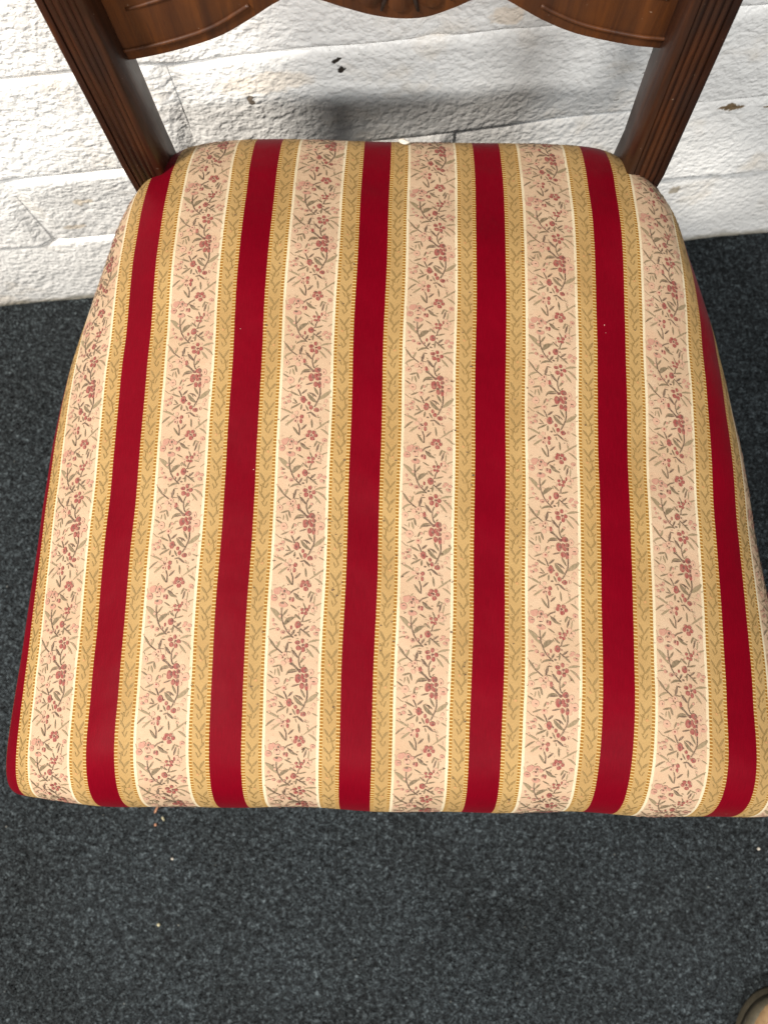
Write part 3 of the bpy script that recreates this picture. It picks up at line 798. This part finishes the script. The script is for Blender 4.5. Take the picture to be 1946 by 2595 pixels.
# seat frame under the cloth and front legs
def build_frame():
    vs = [(-.232, -.176, .355), (.245, -.176, .355), (.178, .275, .355), (-.178, .275, .355), (-.232, -.176, .392), (.245, -.176, .392), (.178, .275, .392), (-.178, .275, .392)]
    o = mesh_obj('seat_frame', vs, [(3, 2, 1, 0), (4, 5, 6, 7), (0, 1, 5, 4), (1, 2, 6, 5), (2, 3, 7, 6), (3, 0, 4, 7)], M_WOOD, chair, False)
    bevel(o, .003)
    for x in (-.205, .218):
        rings = []
        for z, r in [(0, .013), (.01, .014), (.03, .0125), (.05, .0155), (.06, .014), (.30, .020), (.33, .0215), (.34, .019), (.354, .0225)]:
            rings.append([Vector((x + r * math.cos(a * math.pi / 8), -.150 + r * math.sin(a * math.pi / 8), z)) for a in range(16)])
        auto_smooth(loft('front_leg', rings, M_WOOD, chair), 40)
build_frame()

# ------------------------------------------------------------------ shoe at the corner of the carpet
M_SUEDE = mat_simple('tan_suede', lin(118, 92, 62), lin(158, 128, 92), 60, 0.95, 0.0006)
M_RUB = mat_simple('dark_rubber', lin(70, 64, 50), lin(90, 82, 65), 120, 0.8, 0.0003)
M_WHT = mat_simple('off_white_trim', lin(214, 200, 184), lin(236, 226, 214), 90, 0.6)
M_IN = mat_simple('shoe_lining', lin(50, 46, 42), lin(70, 64, 58), 80, 0.95)
def build_shoe():
    sh = bpy.data.objects.new('shoe', None); col.objects.link(sh)
    sh.location = (0.460, -0.470, 0); sh.rotation_euler = (0, 0, R(-8))
    tag(sh, 'tan suede shoe with dark rubber rim in the corner of the carpet', 'shoe')
    L = .295
    def half(t):   # t 0 toe .. 1 heel : (left, right) half widths
        e = math.sqrt(max(0, 1 - (1 - min(1, t / .20)) ** 2)); h = math.sqrt(max(0, 1 - (1 - min(1, (1 - t) / .12)) ** 2))
        w = .051 - .012 * max(0, min(1, (t - .30) / .35))
        return w * e ** .92 * (h ** .8 if t > .88 else 1)
    ts = [0, .004, .012, .025, .045, .07, .10, .14, .19, .25, .32, .40, .5, .6, .7, .8, .88, .94, .98, .995, 1.0]
    def outline(k, z, grow=0.0):
        l = [Vector((-(half(t) + grow) * k, -L * t + (grow if t == 0 else 0), z)) for t in ts]
        r = [Vector(((half(t) + grow) * k, -L * t, z)) for t in reversed(ts[1:-1])]
        return l + r
    loft('sole', [outline(.96, 0.002), outline(1.0, .006), outline(1.0, .022), outline(.985, .027)], M_RUB, sh)
    # rubber toe rim rising over the upper
    rings = []
    n = 17
    def top(t): return .040 + .028 * math.sin(min(1, t / .5) * math.pi / 2) ** .8 + (.038 * max(0, (t - .45) / .55) ** .8)
    for t in ts[1:]:
        w = half(t) * .97; h = top(t); ring = []
        for k in range(n):
            a = math.pi * k / (n - 1)
            ring.append(Vector((-w * math.cos(a) * (1 - .10 * math.sin(a)), -L * t, .0255 + (h - .0255) * math.sin(a) ** .75)))
        rings.append(ring)
    m = len(rings); vs = [p for r in rings for p in r]; fs = []
    open_ = lambda i, k: (ts[1:][i] > .62 and 4 <= k <= 11 and ts[1:][i] < .97)
    for i in range(m - 1):
        for k in range(n - 1):
            if open_(i, k): continue
            fs.append((i * n + k, i * n + k + 1, (i + 1) * n + k + 1, (i + 1) * n + k))
    recalc(mesh_obj('upper', vs, fs, M_SUEDE, sh))
    # dark foxing strip round the toe
    strip_o, strip_i = [], []
    for t in [x for x in ts if x <= .32]:
        strip_o.append((half(t) * 1.015, -L * t + (.0015 if t == 0 else 0))); strip_i.append((half(max(t - .045, 0)) * .90, -L * max(t, .045 + .3 * (t)) if t < .06 else -L * t - .004))
    rl = [(-a, b) for a, b in strip_o][::-1] + strip_o[1:]
    rings = []
    for (x, y) in rl:
        t = -y / L; tt = max(t, 0.0); dx = x; 
        c = Vector((0, -.060, 0)); p = Vector((x, y, 0)); d = (c - p); d.z = 0; d.normalize()
        rings.append([p + Vector((0, 0, .016)), p + Vector((0, 0, .0285)), p + d * .003 + Vector((0, 0, .0325)), p + d * .007 + Vector((0, 0, .0345)), p + d * .009 + Vector((0, 0, .030)), p + d * .007 + Vector((0, 0, .016))])
    loft('toe_rim', rings, M_RUB, sh)
    pts = []
    for t in [.085, .10, .12, .145, .175, .21]:
        pts.append(Vector((-half(t) * .985 + .0115, -L * t, .0365)))
    tube('trim_stripe', pts, [.0008, .0018, .0024, .0026, .0024, .001], M_WHT, sh)
    vs = [Vector((x * .8, y, .05)) for x, y in [(-.026, -.19), (.026, -.19), (.03, -.24), (.022, -.28), (-.022, -.28), (-.03, -.24)]]
    mesh_obj('insole', vs, [tuple(range(6))], M_IN, sh)
build_shoe()

# ------------------------------------------------------------------ crumbs and bits
M_CR = [mat_simple('splinter_wood', lin(150, 96, 70), lin(182, 136, 104), 200, .8), mat_simple('crumb', lin(150, 142, 112), lin(186, 178, 146), 300, .8), mat_simple('plaster_flake', lin(160, 152, 140), lin(200, 192, 180), 200, .8)]
def chunk(name, loc, size, seed, mat, label, cat, rz=0.0, group=None):
    rng = random.Random(seed); bm = bmesh.new()
    bmesh.ops.create_icosphere(bm, subdivisions=2, radius=.5)
    for v in bm.verts:
        v.co *= 1 + .35 * mnoise.noise(v.co * 2.3 + Vector((seed * 3.1, 0, 0)))
        v.co = Vector((v.co.x * size[0], v.co.y * size[1], v.co.z * size[2]))
    me = bpy.data.meshes.new(name); bm.to_mesh(me); bm.free(); me.materials.append(mat)
    o = bpy.data.objects.new(name, me); col.objects.link(o); o.location = loc; o.rotation_euler = (0, 0, rz)
    return tag(o, label, cat, group)
chunk('splinter', (-.2640, -.2895, .003), (.0022, .0095, .003), 1, M_CR[0], 'pinkish curved splinter on carpet just below the front edge of the seat', 'splinter', R(-25))
chunk('crumb', (-.2555, -.2995, .003), (.0022, .0055, .003), 2, M_CR[1], 'thin straw coloured crumb just below the pinkish splinter', 'crumb', R(30))
chunk('crumb', (-.2640, -.3065, .003), (.0030, .0035, .003), 3, M_CR[0], 'tan crumb lowest of three bits under the seat edge', 'crumb')
chunk('crumb', (-.2537, -.4165, .003), (.0036, .0036, .003), 4, M_CR[1], 'round pale yellow crumb alone on the lower left carpet', 'crumb')
chunk('crumb', (-.2420, -.3440, .003), (.003, .0028, .003), 5, M_CR[2], 'small whitish grain midway between splinter and round yellow crumb', 'crumb')
chunk('crumb', (.4421, -.3210, .003), (.0036, .0032, .003), 6, M_CR[2], 'pale grain on dark carpet right of the seat front corner', 'crumb')
fl = seat(np.array(0.010), np.array(0.293))
chunk('paint_flake', (0.0085, 0.2800, 0.4330), (.008, .004, .004), 9, M_CR[2], 'white paint flake stuck to the middle of the seat back edge', 'flake', R(-15))
